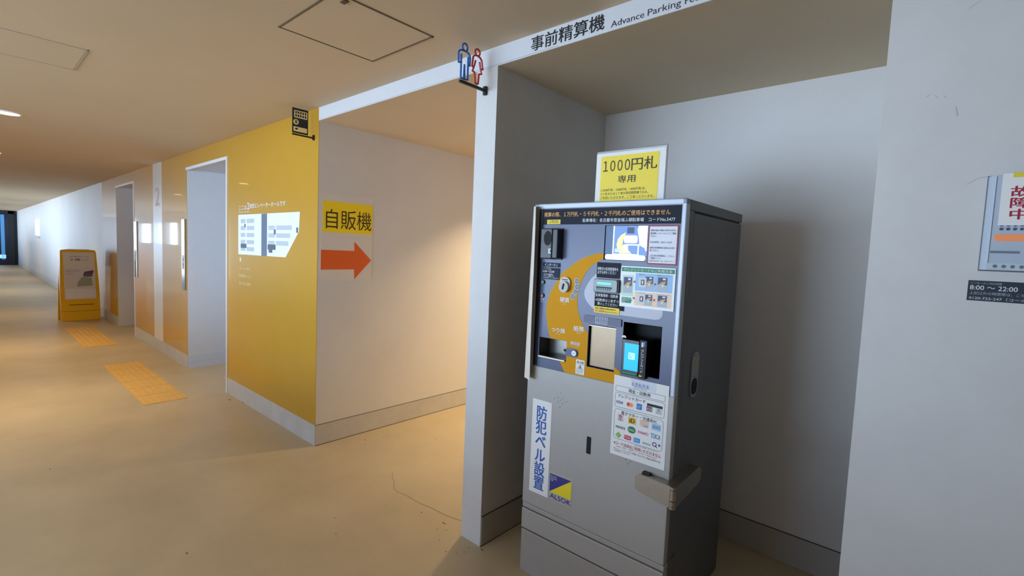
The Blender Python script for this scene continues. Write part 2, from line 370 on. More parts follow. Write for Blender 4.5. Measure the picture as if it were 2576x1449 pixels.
wl_ = [(0.46, 1.44), (0.40, 1.436), (0.360, 1.427), (0.330, 1.411), (0.305, 1.388), (0.288, 1.363), (0.277, 1.338), (0.277, 1.322), (0.282, 1.306), (0.291, 1.293), (0.303, 1.282), (0.316, 1.272), (0.330, 1.265), (0.36, 1.258), (0.40, 1.255), (0.59, 1.254), (0.604, 1.257), (0.613, 1.265), (0.617, 1.276), (0.617, 1.44)]
MB().prism(wl_, PV, 0.0032).build('white_swoosh', pm('pale_print', (200, 202, 214), 0.5, spec=0.2), mach)
# header strip
hs = MB().box(0.030, 0.6625, 0.0012, 0.0032, 1.610, 1.6755); hs = hs.build('message_strip', NAVY, mach)
text(hs, ORANGE_T, '精算の際、１万円札・５千円札・２千円札のご使用はできません', 0.054, 0.623, 1.6425, 1.6625, 0.0006, 0.012)
text(hs, WPRINT, '駐車場名：名古屋市営金城ふ頭駐車場　コードNo.5477', 0.251, 0.642, 1.6185, 1.6335, 0.0006, 0.012)
yb = MB().box(0.0705, 0.1405, 0.0005, 0.0013, 1.6115, 1.6305).build('floor_label', YLABEL, hs)
text(hs, INK, '(2階西)', 0.080, 0.132, 1.613, 1.629, 0.0002, 0.0)
b = MB().box(0.028, 0.047, -0.0005, 0.003, 0.985, 1.676).build('black_edge_shade', BLACK, mach)  # black panel border, also stands for the shadow beside the loose edging
# intercom
ic = MB().box(0.072, 0.158, -0.004, 0.003, 1.460, 1.593, 0.002).box(0.070, 0.130, -0.040, -0.002, 1.462, 1.591, 0.004).box(0.128, 0.156, -0.036, -0.002, 1.464, 1.589, 0.004).build('intercom', pm('charcoal_plastic', (40, 40, 42), 0.4), mach)
g = MB()
for i in range(11):
    q = (i-5)/5.6; hh = 0.031*math.sqrt(1-q*q); cu = 0.108+0.022*q*0.95
    g.box(cu-0.0011, cu+0.0011, -0.0408, -0.039, 1.549-hh, 1.549+hh)
g.build('grille', DARKHOLE, ic)
MB().box(0.113, 0.128, -0.0412, -0.039, 1.484, 1.506, 0.001).build('button_plate', pm('grey_metal', (130, 128, 124), 0.35, metal=0.6), ic)
MB().ring(0.1205, 1.4955, 0.0045, 0.0062, -0.0425, -0.041, 20).build('button_ring', BLACK, ic)
MB().disc(0.1205, 1.4955, 0.0045, -0.0435, -0.041, 20).build('call_button', pm('bright_metal', (150, 146, 140), 0.4, metal=0.5), ic)
la = MB().box(0.057, 0.150, 0.001, 0.0032, 1.4265, 1.4450).build('intercom_label', pm('ink_blue_label', (36, 44, 62), 0.5, spec=0.12), mach)
text(la, WPRINT, 'インターホン', 0.068, 0.138, 1.4295, 1.4420, 0.0004, 0.015)
la = MB().box(0.057, 0.150, 0.001, 0.0032, 1.3725, 1.4225).build('hours_label', MATS['ink_blue_label'], mach)
text(la, WPRINT, 'インターホン対応時間', 0.060, 0.103, 1.4140, 1.4195, 0.0004)
text(la, WPRINT, '8:00～22:00', 0.060, 0.122, 1.4020, 1.4110, 0.0004, 0.015)
text(la, WPRINT, '上記以外の時間帯は、\nこちらへご連絡下さい。\n0120-722-247（コールセンター）', 0.060, 0.146, 1.3755, 1.3975, 0.0004)
for zc, c, n in ((1.358, (20, 110, 104), 'teal'), (1.298, (150, 34, 44), 'red')):
    k = MB().ring(0.0625, zc, 0.0070, 0.0095, -0.003, 0.003, 24).build('button_bezel', BLACK, mach)
    MB().disc(0.0625, zc, 0.0070, -0.0045, 0.003, 24).build('button', pm(n+'_button', c, 0.3), k, label=n+' round push button')
text(mach, WPRINT, '取消', 0.0555, 0.072, 1.276, 1.287, PV-0.0006, 0.01); text(mach, WPRINT, 'Reject', 0.0555, 0.074, 1.268, 1.274, PV-0.0006)
# coin slot
cb = MB().prism(rrect(0.156, 0.209, 1.330, 1.388, 0.024, 8), -0.006, 0.003).build('coin_slot', pm('cream_plastic', (190, 186, 180), 0.45), mach)
MB().disc(0.1825, 1.3465, 0.0235, -0.016, -0.004, 36).build('coin_knob', pm('ivory_plastic', (180, 176, 170), 0.45), cb, smooth=False)
MB().box(0.168, 0.197, -0.0068, -0.005, 1.3745, 1.3785).build('slot_line', pm('slot_brown', (60, 52, 50), 0.5), cb)
MB().prism([(0.175, 1.335), (0.183, 1.335), (0.189, 1.360), (0.180, 1.360)], -0.0168, -0.015).build('coin_mouth', DARKHOLE, cb)
for s_, cu, cz in (('５００', 0.2375, 1.3735), ('１００', 0.2395, 1.3505), ('５０', 0.2335, 1.3285), ('１０', 0.2215, 1.3085)):
    k = MB().disc(cu, cz, 0.0118, 0.0014, 0.0032, 28).build('coin_value_badge', pm('badge_blue', (74, 88, 124), 0.45), mach)
    MB().ring(cu, cz, 0.0108, 0.0122, 0.0008, 0.002, 28).build('badge_ring', WPRINT, k)
    wv = 0.0075 if len(s_) == 3 else 0.0055
    text(k, WPRINT, s_, cu-wv, cu+wv, cz-0.0048, cz+0.0048, 0.0007, 0.01, track=0.62)
for s_, e_, a in (('硬貨', 'Coin', (0.157, 0.205, 1.280, 1.301)), ('つり銭', 'Change', (0.121, 0.190, 1.146, 1.166)), ('紙幣', 'Bill', (0.234, 0.284, 1.165, 1.187)), ('領収証', 'Receipt', (0.221, 0.269, 1.104, 1.119))):
    text(mach, WPRINT, s_, *a, PV-0.0006, 0.022)
    mid = (a[0]+a[1])/2; text(mach, pm('dim_white_print', (200, 190, 160), 0.5), e_, mid-0.004*len(e_)*0.62, mid+0.004*len(e_)*0.62, a[2]-0.010, a[2]-0.003, PV-0.0006)
b = MB().prism(rrect(0.198, 0.262, 1.052, 1.088, 0.015, 6), -0.001, 0.003).build('receipt_plate', SLATE, mach)
MB().ring(0.2445, 1.0705, 0.0115, 0.0150, -0.0045, -0.0008, 26).build('button_ring', pm('grey_ring', (64, 66, 80), 0.4), b)
MB().disc(0.2445, 1.0705, 0.0115, -0.005, -0.0008, 26).build('receipt_button', pm('white_button', (228, 230, 232), 0.35), b)
text(b, INK, '発行', 0.240, 0.249, 1.068, 1.073, -0.0056)
MB().box(0.192, 0.203, -0.0018, 0.002, 1.071, 1.080).build('keyhole', DARKHOLE, b)
# screen
cup_ = MB(); cup(cup_, HS, 0.004, 0.010); cup_.build('screen_bezel', BLACKP, mach)
def em(n, c, s): return pm(n, c, 0.3, emit=s*0.75, spec=0.2)
scr = MB().box(HS[0]+0.002, HS[1]-0.002, 0.007, 0.0098, HS[2]+0.002, HS[3]-0.002).build('display_screen', em('screen_slate', (86, 108, 138), 0.25), mach)
W1 = em('screen_white', (236, 244, 255), 1.0); B1 = em('screen_blue', (104, 134, 186), 0.7); Y1 = em('screen_cream', (250, 214, 140), 0.85); G1 = em('screen_dark', (60, 76, 104), 0.45)
L = 0.0064
MB().box(0.393, 0.5375, L, L+0.0004, 1.489, 1.603).build('screen_picture', B1, scr)
MB().box(0.393, 0.398, L-0.0002, L, 1.489, 1.603).box(0.393, 0.505, L-0.0002, L, 1.489, 1.4945).box(0.500, 0.505, L-0.0002, L, 1.489, 1.53).build('picture_border', W1, scr)
arc = [(0.448, 1.578), (0.428, 1.568), (0.415, 1.552), (0.410, 1.532), (0.414, 1.512), (0.424, 1.496), (0.476, 1.496), (0.462, 1.510), (0.444, 1.512), (0.436, 1.525), (0.436, 1.545), (0.443, 1.562)]
MB().flat(arc, L-0.0003).build('picture_arc', Y1, scr)
MB().prism(rrect(0.441, 0.498, 1.537, 1.566, 0.008), L-0.0005, L-0.0003).prism(rrect(0.438, 0.460, 1.502, 1.530, 0.003), L-0.0005, L-0.0003).box(0.444, 0.512, L-0.0005, L-0.0003, 1.528, 1.5325).build('picture_panel', W1, scr)
MB().box(0.453, 0.482, L-0.0006, L-0.0003, 1.574, 1.597).build('picture_block', G1, scr)
MB().box(0.403, 0.428, L-0.0006, L-0.0003, 1.500, 1.514).build('picture_tray', em('screen_pale', (180, 200, 226), 0.7), scr)
fig = [(0.500, 1.603), (0.537, 1.603), (0.537, 1.508), (0.533, 1.506), (0.528, 1.520), (0.516, 1.524), (0.506, 1.534), (0.503, 1.560), (0.499, 1.570), (0.496, 1.590)]
MB().flat(fig, L-0.0004).build('picture_speech', W1, scr)
MB().prism(rrect(0.362, 0.534, 1.4705, 1.491, 0.0095, 6), L-0.0008, L-0.0006).build('caption_bar', W1, scr)
text(scr, em('screen_caption', (100, 170, 200), 0.7), 'お帰りの際にご利用ください', 0.372, 0.525, 1.4745, 1.4865, L-0.0010)
# red bordered notice
no = MB().box(0.5435, 0.6575, 0.0008, 0.0026, 1.459, 1.605).build('discount_notice', pm('red_border', (146, 34, 46), 0.5), mach)
MB().box(0.548, 0.653, 0.0004, 0.001, 1.4645, 1.6).build('notice_paper', pm('notice_white', (222, 222, 230), 0.5), no)
INK2 = pm('charcoal_ink', (50, 50, 58), 0.6)
for s_, a, c, z in (('減免対象の手帳をお持ちの方は、', 0.552, 0.649, 1.582), ('精算機インターホンにてご連絡', 0.552, 0.649, 1.571), ('下さい。', 0.552, 0.574, 1.5605),
                    ('対応時間：8:00～22:00', 0.552, 0.635, 1.5385), ('減免含め精算後の返金はお受け', 0.552, 0.648, 1.518), ('致しません。', 0.552, 0.588, 1.508),
                    ('上記以外の時間帯は、こちらへ', 0.552, 0.648, 1.4885), ('ご連絡下さい。', 0.552, 0.597, 1.479), ('0120-722-247（コールセンター）', 0.552, 0.648, 1.4690)):
    text(no, INK2, s_, a, c, z, z+0.0072, 0.0002, 0.01)
# ticket slot and its labels
tl = MB().box(0.331, 0.436, 0.0006, 0.0032, 1.396, 1.4575).build('ticket_label', NAVY, mach)
text(tl, WPRINT, '精算済の駐車整理券を\n必ずお持ちください', 0.335, 0.427, 1.4115, 1.439, 0.0001, 0.012)
tk = MB().prism(rrect(0.327, 0.439, 1.3375, 1.3925, 0.010), -0.012, 0.003).build('ticket_slot', BLACKP, mach)
MB().prism(rrect(0.331, 0.434, 1.3425, 1.3895, 0.008), -0.017, -0.011).build('slot_housing', pm('silver_plastic', (126, 134, 132), 0.4, metal=0.1), tk)
MB().prism(rrect(0.346, 0.409, 1.3705, 1.3785, 0.0038), -0.0182, -0.016).build('slot_light', pm('teal_glow', (20, 220, 196), 0.3, emit=0.8), tk)
g = MB().prism([(0.341, 1.3605), (0.414, 1.3605), (0.405, 1.346), (0.345, 1.346)], -0.0176, -0.0165)
g.build('slot_mouth', pm('slot_mid_grey', (104, 116, 114), 0.4), tk)
g = MB().box(0.342, 0.413, -0.0186, -0.017, 1.3575, 1.3605)
for i in range(7): g.prism([(0.346+i*0.0098, 1.358), (0.3478+i*0.0098, 1.358), (0.3458+i*0.0098, 1.347), (0.3448+i*0.0098, 1.347)], -0.0182, -0.017)
g.build('slot_teeth', DARKHOLE, tk)
t2 = MB().box(0.328, 0.440, 0.0006, 0.0032, 1.278, 1.3355).box(0.438, 0.461, 0.0006, 0.0032, 1.272, 1.290).build('ticket_guide_label', pm('black_label', (24, 24, 30), 0.5, spec=0.12), mach)
text(t2, WPRINT, '駐車整理券・回数券', 0.332, 0.433, 1.3195, 1.3320, 0.0001, 0.014)
text(t2, WPRINT, '※回数券は１枚ずつ', 0.332, 0.436, 1.3005, 1.3125, 0.0001, 0.014)
text(t2, WPRINT, '挿入してください', 0.342, 0.432, 1.2855, 1.2975, 0.0001, 0.014)
y2 = MB().prism(rrect(0.328, 0.4415, 1.254, 1.280, 0.003), -0.0004, 0.0020).build('coupon_label', YLABEL, mach)
text(y2, INK, '現金と回数券を併用の場合は、', 0.333, 0.428, 1.2690, 1.2755, -0.0008, 0.01)
text(y2, pm('orange_red_print', (206, 70, 10), 0.5), '先に回数券', 0.333, 0.376, 1.2575, 1.2665, -0.0008, 0.02)
text(y2, INK, 'をお入れください。', 0.378, 0.437, 1.2580, 1.2645, -0.0008, 0.01)
# card instructions sheet
cs = MB().box(0.440, 0.6575, -0.0002, 0.0016, 1.2915, 1.4480).build('card_guide_sheet', pm('sheet_white', (222, 224, 222), 0.35), mach)
cv = -0.0006
MB().box(0.4425, 0.654, cv, -0.0001, 1.4275, 1.4435).build('green_heading', GREEN_P, cs)
text(cs, WPRINT, 'クレジットカードのご利用方法', 0.452, 0.644, 1.4305, 1.4405, cv-0.0004, 0.01)
MB().box(0.4475, 0.495, cv, -0.0001, 1.333, 1.414).build('mint_block', pm('mint_print', (190, 224, 206), 0.5), cs)
MB().box(0.5020, 0.648, cv, -0.0001, 1.357, 1.424).build('blue_block', pm('sky_print', (150, 190, 226), 0.5), cs)
MB().box(0.5020, 0.648, cv, -0.0001, 1.301, 1.353).build('peach_block', pm('peach_print', (240, 208, 176), 0.5), cs)
def mini(u0, z0, w_, h_):
    MB().box(u0, u0+w_, cv-0.0004, cv, z0, z0+h_).build('machine_picture', pm('mini_grey', (176, 180, 188), 0.5), cs)
    MB().box(u0+w_*0.06, u0+w_*0.94, cv-0.0007, cv-0.0004, z0+h_*0.45, z0+h_*0.97).build('panel_picture', pm('mini_navy', (44, 58, 110), 0.5), cs)
    MB().flat([(u0+w_*.1, z0+h_*.45), (u0+w_*.7, z0+h_*.45), (u0+w_*.85, z0+h_*.72), (u0+w_*.45, z0+h_*.66)], cv-0.0010).build('arc_picture', pm('mini_gold', (206, 164, 70), 0.5), cs)
    MB().box(u0+w_*0.52, u0+w_*0.80, cv-0.0012, cv-0.0009, z0+h_*0.80, z0+h_*0.92).box(u0+w_*0.45, u0+w_*0.62, cv-0.0012, cv-0.0009, z0+h_*0.30, z0+h_*0.48).build('sheet_picture', PAPER, cs)
mini(0.4525, 1.345, 0.038, 0.062); mini(0.541, 1.364, 0.034, 0.050); mini(0.590, 1.362, 0.040, 0.052); mini(0.541, 1.304, 0.034, 0.042); mini(0.594, 1.303, 0.038, 0.044)
for u0, z0 in ((0.516, 1.372), (0.515, 1.309)):
    MB().box(u0, u0+0.032, cv-0.0016, cv-0.001, z0, z0+0.036).build('terminal_picture', pm('mini_light', (206, 208, 212), 0.5), cs)
    MB().box(u0+0.010, u0+0.024, cv-0.002, cv-0.0016, z0+0.008, z0+0.028).build('slot_picture', pm('mini_dark', (70, 60, 66), 0.5), cs)
    MB().box(u0+0.0135, u0+0.0195, cv-0.0023, cv-0.002, z0+0.012, z0+0.024).build('card_picture', PAPER, cs)
for u0, z0 in ((0.4955, 1.390), (0.578, 1.386), (0.4955, 1.327), (0.578, 1.327)):
    MB().flat([(u0, z0-0.003), (u0+0.004, z0-0.003), (u0+0.004, z0-0.006), (u0+0.009, z0), (u0+0.004, z0+0.006), (u0+0.004, z0+0.003), (u0, z0+0.003)], cv-0.0005).build('red_arrow', RED_T, cs)
for s_, a in (('差込', (0.515, 0.540, 1.4165, 1.4215)), ('暗証番号を入力して下さい', (0.588, 0.640, 1.4165, 1.4210)), ('タッチ決済のとき', (0.512, 0.545, 1.3475, 1.3515)), ('カードをかざして下さい', (0.590, 0.640, 1.3475, 1.3515))):
    text(cs, GREY_T, s_, *a, cv-0.0004)
gb = MB().prism([(0.449, 1.306), (0.489, 1.306), (0.489, 1.313), (0.496, 1.3185), (0.489, 1.3185), (0.489, 1.3275), (0.449, 1.3275)], cv-0.0004, cv).build('green_balloon', GREEN_P, cs)
text(cs, WPRINT, '※暗証番号入力の場合\nご自身のカードで\nお支払い', 0.451, 0.486, 1.3080, 1.3255, cv-0.0008)
# caution sticker
cn = MB().prism(rrect(0.2545, 0.298, 0.986, 1.0475, 0.004), -0.0002, 0.0018).build('caution_sticker', PAPER, mach)
WT = pm('warning_orange', (226, 156, 10), 0.5)
for cu, cz, q in ((0.2645, 1.0375, 0.005), (0.2765, 1.0185, 0.0085)):
    MB().flat([(cu-q, cz-q*0.8), (cu+q, cz-q*0.8), (cu, cz+q*0.9)], -0.0007).build('warning_triangle', WT, cn)
    MB().stroke([(cu-q, cz-q*0.8), (cu+q, cz-q*0.8), (cu, cz+q*0.9)], 0.0009, -0.0011, -0.0007, True).box(cu-q*.1, cu+q*.1, -0.0011, -0.0007, cz-q*.45, cz+q*.35).build('triangle_outline', INK, cn)
text(cn, INK, '注意', 0.2735, 0.2925, 1.0325, 1.0415, -0.0007, 0.01)
MB().box(0.2545, 0.298, -0.0007, -0.0003, 1.0285, 1.0293).box(0.2545, 0.298, -0.0007, -0.0003, 1.0095, 1.0102).build('sticker_line', GREY_T, cn)
text(cn, INK2, '手をはさまない\nようにご注意\nください', 0.2585, 0.294, 0.9895, 1.0065, -0.0007)
# card terminal in its recess
ter = MB().box(0.468, 0.5405, -0.012, 0.060, 1.030, 1.168, 0.003).build('card_terminal', pm('terminal_black', (12, 12, 14), 0.3), mach)
MB().box(0.4795, 0.5385, -0.0128, -0.0115, 1.049, 1.153).build('terminal_screen', em('terminal_blue', (40, 170, 250), 0.9), ter)
k = MB().prism(rrect(0.4975, 0.5245, 1.0925, 1.118, 0.003), -0.0134, -0.0128).build('message_box', em('terminal_pale', (170, 236, 250), 0.9), ter)
text(ter, em('terminal_text', (20, 60, 80), 0.2), '電子マネー\n取扱中', 0.4995, 0.5225, 1.097, 1.1135, -0.0139)
text(ter, GREY_T, 'VEGA', 0.482, 0.503, 1.157, 1.162, -0.0126)
MB().box(0.473, 0.534, -0.0132, -0.011, 1.0335, 1.0385).build('card_light', em('green_glow', (20, 130, 60), 0.35), ter)
MB().disc(0.511, 1.0435, 0.0022, -0.0128, -0.0118, 14).build('home_button', GREY_T, ter)
st = MB().prism([(0.5425, 1.026), (0.570, 1.026), (0.570, 1.172), (0.5425, 1.172)], -0.013, 0.055).build('terminal_side_strip', pm('strip_black', (24, 24, 27), 0.4, spec=0.2), mach)
text(st, WPRINT, 'ク\nレ\nジ\nッ\nト\nカ\nー\nド', 0.5490, 0.5610, 1.0475, 1.1380, -0.0136, 0.02, rows=True, spacing=0.9)
MB().flat([(0.5435, 1.036), (0.5495, 1.0415), (0.5495, 1.0385), (0.5575, 1.0385), (0.5575, 1.0335), (0.5495, 1.0335), (0.5495, 1.0305)], -0.0136).build('yellow_arrow', pm('arrow_amber', (236, 176, 60), 0.5, emit=0.0), st)
MB().flat([(0.5510, 1.148), (0.5630, 1.150), (0.5630, 1.168), (0.5510, 1.166)], -0.0135).build('card_icon', pm('icon_blue', (40, 110, 180), 0.5), st)
MB().flat([(0.5490, 1.147), (0.5560, 1.147), (0.5560, 1.164), (0.5490, 1.164)], -0.0138).build('icon_sheet', PAPER, st)
MB().prism([(0.4635, 1.172), (0.485, 1.172), (0.482, 1.178), (0.476, 1.181), (0.468, 1.180)], -0.012, -0.010).build('terminal_tab', PAPER, mach)
# lower door: dots, key slot, stickers
g = MB()
for cu, cz in ((0.1865, 0.886), (0.174, 0.8655), (0.1545, 0.8555), (0.196, 0.8655), (0.1855, 0.8545), (0.1745, 0.8435), (0.217, 0.854), (0.197, 0.843), (0.185, 0.823), (0.507, 0.692), (0.526, 0.690), (0.516, 0.678)):
    g.disc(cu, cz, 0.0016, 0.0003, 0.002, 10)
g.build('speaker_holes', DARKHOLE, mach)
MB().prism(rrect(0.3265, 0.3475, 0.663, 0.7355, 0.004), 0.0002, 0.002).build('key_slot', DARKHOLE, mach)
al = MB().box(0.038, 0.143, -0.0002, 0.0012, 0.402, 0.8315).build('alarm_sticker', PAPER, mach)
text(al, BLUE_T, '防\n犯\nベ\nル\n設\n置', 0.0615, 0.1195, 0.4235, 0.8055, -0.0008, 0.035, rows=True, spacing=0.94)
so = MB().box(0.1485, 0.2685, 0.0002, 0.0012, 0.404, 0.529).build('security_sticker', pm('sticker_grey', (176, 172, 164), 0.45), mach)
MB().flat([(0.1515, 0.519), (0.2625, 0.519), (0.1515, 0.4365)], -0.0003).build('sticker_navy', pm('sticker_navy', (44, 44, 126), 0.45), so)
MB().flat([(0.2635, 0.517), (0.2635, 0.4365), (0.153, 0.4365)], -0.0003).build('sticker_yellow', pm('sticker_yellow', (238, 212, 10), 0.45), so)
text(so, WPRINT, 'ALways\nSecurity\nOK', 0.1555, 0.189, 0.488, 0.514, -0.0008, 0.012)
text(so, MATS['sticker_navy'], 'ALSOK', 0.1555, 0.2645, 0.410, 0.431, -0.0003, 0.03)
# payment methods sheet
ps = MB().box(0.4365, 0.662, -0.0002, 0.0006, 0.6985, 1.0175).build('payment_methods_sheet', PAPER, mach)
pv = -0.0007
MB().flat([(0.505, 1.017), (0.612, 1.017), (0.612, 0.980), (0.520, 0.985)], pv+0.0003).build('tape_patch', pm('tape_grey', (206, 208, 214), 0.35), ps)
text(ps, pm('mid_blue_print', (40, 100, 176), 0.5), 'お支払方法', 0.513, 0.583, 0.9885, 1.004, pv, 0.012)
text(ps, MATS['mid_blue_print'], 'Payment Methods', 0.520, 0.576, 0.9800, 0.9855, pv)
LINE = pm('box_line', (96, 98, 110), 0.5)
for a in ((0.446, 0.649, 0.9555, 0.977, 0.003), (0.446, 0.649, 0.8925, 0.950, 0.008), (0.447, 0.648, 0.765, 0.885, 0.014)):
    MB().stroke(rrect(*a, 4), 0.0012, pv, pv+0.0004, True).build('section_outline', LINE, ps)
text(ps, INK, '現金・回数券', 0.501, 0.592, 0.959, 0.9735, pv, 0.01)
text(ps, INK, 'クレジットカード', 0.457, 0.573, 0.9315, 0.945, pv, 0.01)
MB().box(0.580, 0.641, pv-0.0002, pv+0.0003, 0.926, 0.9355).build('blacked_out_line', INK, ps)
text(ps, INK, '電子マネー・交通系IC', 0.476, 0.623, 0.866, 0.8805, pv, 0.01)
def patch(c, n, a, rad=0.0015): return MB().prism(rrect(*a, rad), pv, pv+0.0004).build('logo', pm(n, c, 0.5), ps)
pw = pv-0.0005
text(ps, pm('deep_blue_print', (24, 40, 130), 0.5), 'VISA', 0.452, 0.480, 0.9065, 0.918, pv, 0.03, 0.25, name='logo')
MB().disc(0.5045, 0.9125, 0.0078, pv, pv+0.0004, 24).build('logo', pm('circle_red', (216, 40, 30), 0.5), ps)
MB().disc(0.5155, 0.9125, 0.0078, pv-0.0003, pv, 24).build('logo', pm('circle_amber', (240, 150, 40), 0.5), ps)
patch((20, 110, 190), 'square_blue', (0.538, 0.560, 0.9025, 0.925)); text(ps, WPRINT, 'AMERICAN\nEXPRESS', 0.540, 0.558, 0.908, 0.918, pw, 0.02, name='logo')
for i, (c, n) in enumerate((((30, 70, 150), 'tri_blue'), ((190, 30, 50), 'tri_red'), ((40, 130, 70), 'tri_green'))):
    a = 0.5790+i*0.0077; patch(c, n, (a, a+0.0070, 0.905, 0.925), 0.0025); text(ps, WPRINT, 'JCB'[i], a+0.0015, a+0.0055, 0.911, 0.918, pw, 0.02, name='logo')
patch((206, 208, 214), 'pale_logo', (0.615, 0.640, 0.9035, 0.927)); MB().ring(0.6275, 0.918, 0.003, 0.0050, pw, pv, 20).build('logo', GREY_T, ps); text(ps, GREY_T, 'Diners', 0.618, 0.637, 0.906, 0.9105, pw, name='logo')
patch((214, 200, 200), 'edy_pale', (0.461, 0.486, 0.838, 0.866)); MB().disc(0.4735, 0.857, 0.0065, pw, pv, 20).build('logo', pm('edy_red', (190, 30, 40), 0.5), ps); text(ps, WPRINT, 'R', 0.4712, 0.4758, 0.8535, 0.8605, pw-0.0004, 0.02, name='logo'); text(ps, GREY_T, 'Edy', 0.4665, 0.481, 0.8405, 0.848, pw, 0.02, name='logo')
patch((232, 184, 30), 'id_yellow', (0.507, 0.540, 0.839, 0.865)); text(ps, INK, 'iD', 0.5125, 0.534, 0.8435, 0.8595, pw, 0.04, name='logo')
patch((226, 190, 160), 'peach_logo', (0.556, 0.591, 0.848, 0.865)); patch((222, 210, 206), 'peach_pale', (0.556, 0.591, 0.839, 0.849)); text(ps, GREY_T, 'WAON', 0.570, 0.589, 0.841, 0.8475, pw, name='logo')
patch((150, 190, 220), 'sky_logo', (0.604, 0.639, 0.840, 0.864)); text(ps, GREY_T, 'nanaco', 0.607, 0.636, 0.848, 0.856, pw, name='logo')
text(ps, INK2, 'manaca', 0.456, 0.496, 0.8085, 0.8175, pv, 0.02, name='logo')
patch((40, 120, 60), 'oval_green', (0.507, 0.540, 0.803, 0.829), 0.0125); text(ps, WPRINT, 'Suica', 0.511, 0.534, 0.812, 0.821, pw, 0.02, name='logo')
text(ps, pm('pink_print', (214, 50, 110), 0.5), 'PASMO', 0.551, 0.592, 0.811, 0.8215, pv, 0.03, name='logo')
text(ps, pm('toica_blue', (40, 150, 210), 0.5), 'TOICA', 0.602, 0.639, 0.8085, 0.826, pv, 0.05, name='logo')
MB().flat([(0.456, 0.781), (0.469, 0.794), (0.482, 0.781), (0.469, 0.768)], pv).build('logo', pm('leaf_green', (130, 180, 50), 0.5), ps); text(ps, WPRINT, 'K', 0.4665, 0.4715, 0.777, 0.785, pw, 0.02, name='logo')
patch((214, 50, 84), 'rose_logo', (0.493, 0.524, 0.7725, 0.7895), 0.006); text(ps, WPRINT, 'PiTaPa', 0.496, 0.521, 0.778, 0.785, pw, 0.01, name='logo')
patch((40, 150, 220), 'azure_logo', (0.534, 0.560, 0.772, 0.790), 0.003); text(ps, WPRINT, 'ICOCA', 0.537, 0.557, 0.778, 0.785, pw, 0.01, name='logo')
text(ps, MATS['toica_blue'], 'nimoca', 0.571, 0.603, 0.776, 0.7845, pv, 0.01, name='logo')
MB().ring(0.6185, 0.786, 0.0055, 0.0088, pv, pv+0.0004, 24).stroke([(0.6225, 0.781), (0.6285, 0.776)], 0.003, pv, pv+0.0004).box(0.632, 0.643, pv, pv+0.0004, 0.7855, 0.7885).box(0.636, 0.639, pv, pv+0.0004, 0.7815, 0.7925).build('logo', pm('indigo_print', (44, 50, 130), 0.5), ps)
text(ps, INK2, '※PiTaPaはご利用いただけません', 0.540, 0.632, 0.7585, 0.763, pv)
text(ps, RED_T, '※コード決済はご利用いただけません', 0.451, 0.646, 0.7405, 0.7545, pv, 0.012)
text(ps, RED_T, 'PayPay・d払い・楽天ペイ・au PAY・LINE Payなど', 0.462, 0.632, 0.7315, 0.7385, pv)
text(ps, INK2, '※クレジットカードがご利用いただけない場合は他の方法\nでお支払いください。', 0.451, 0.645, 0.7130, 0.7285, pv)
# loose cream edging on the left
lo = []
for i in range(25):
    z = 1.688-i*(0.768/24); t = i/24
    wv = 0.026+0.012*math.sin(min(1, t*2.2)*math.pi/2)-0.004*t*t
    lo.append((z, -0.002-0.004*t, -0.004-0.010*t, wv+0.001, -0.028-0.010*math.sin(t*math.pi)))
g = MB(); rows_ = []
for z, ua, va, ub, vb in lo:
    q = [(ua, va), (ua+(ub-ua)*0.5, va+(vb-va)*0.62), (ub, vb)]
    rows_.append([g.b.verts.new((a_, b2, z-(0.004 if k == 2 and z < 0.93 else 0))) for k, (a_, b2) in enumerate(q)])
for A, B in zip(rows_, rows_[1:]):
    for k in range(2): g.b.faces.new((A[k], A[k+1], B[k+1], B[k]))
eo = g.build('loose_edging', pm('cream_edging', (222, 214, 200), 0.5, noise=0.03, scale=20), mach, label='loose cream plastic edging strip peeling off the left edge')
sm = eo.modifiers.new('thickness', 'SOLIDIFY'); sm.thickness = 0.0016; sm.offset = 0
# side handle
ha = MB()
ha.b.free(); ha.b = bmesh.new()
def sprism(b, pts, u0, u1): # outline in (v, z), extruded along u
    a = [b.b.verts.new((u1, p[0], p[1])) for p in pts]; c = [b.b.verts.new((u0, p[0], p[1])) for p in pts]; n = len(pts)
    b.b.faces.new(a); b.b.faces.new(c[::-1])
    for i in range(n): b.b.faces.new((a[i], c[i], c[(i+1) % n], a[(i+1) % n]))
    return b
sprism(ha, rrect(0.142, 0.218, 0.948, 1.126, 0.034, 8), MW-0.002, MW+0.005)
ha = ha.build('side_handle', pm('zinc_handle', (150, 152, 152), 0.35, metal=0.5), mach)
sprism(MB(), rrect(0.150, 0.209, 0.958, 1.022, 0.024, 6), MW+0.004, MW+0.0058).build('finger_hole', DARKHOLE, ha)
g = MB()
sprism(g, [(0.176+0.003*math.cos(a), 1.112+0.003*math.sin(a)) for a in [i*math.pi/4 for i in range(8)]], MW+0.0045, MW+0.006)
sprism(g, [(0.172+0.003*math.cos(a), 1.030+0.003*math.sin(a)) for a in [i*math.pi/4 for i in range(8)]], MW+0.0045, MW+0.006)
g.build('screws', GROOVE, ha)
sprism(MB(), [(0.184+0.012*math.cos(a), 1.082+0.012*math.sin(a)) for a in [i*math.pi/8 for i in range(16)]], MW+0.0045, MW+0.0056).build('amber_dot', pm('amber_mark', (200, 150, 50), 0.5), ha)
g = MB()
for va in (0.0355, 0.0765): g.box(MW-0.006, MW-0.0008, va-0.0012, va+0.0012, 0.345, MH-0.042)
g.build('side_bead', pm('bead_grey', (150, 140, 128), 0.4, metal=0.3), mach)
MB().box(MW-0.012, MW-0.0005, 0.079, 0.634, MH-0.0465, MH-0.0405).build('lid_gap', DARKHOLE, mach)
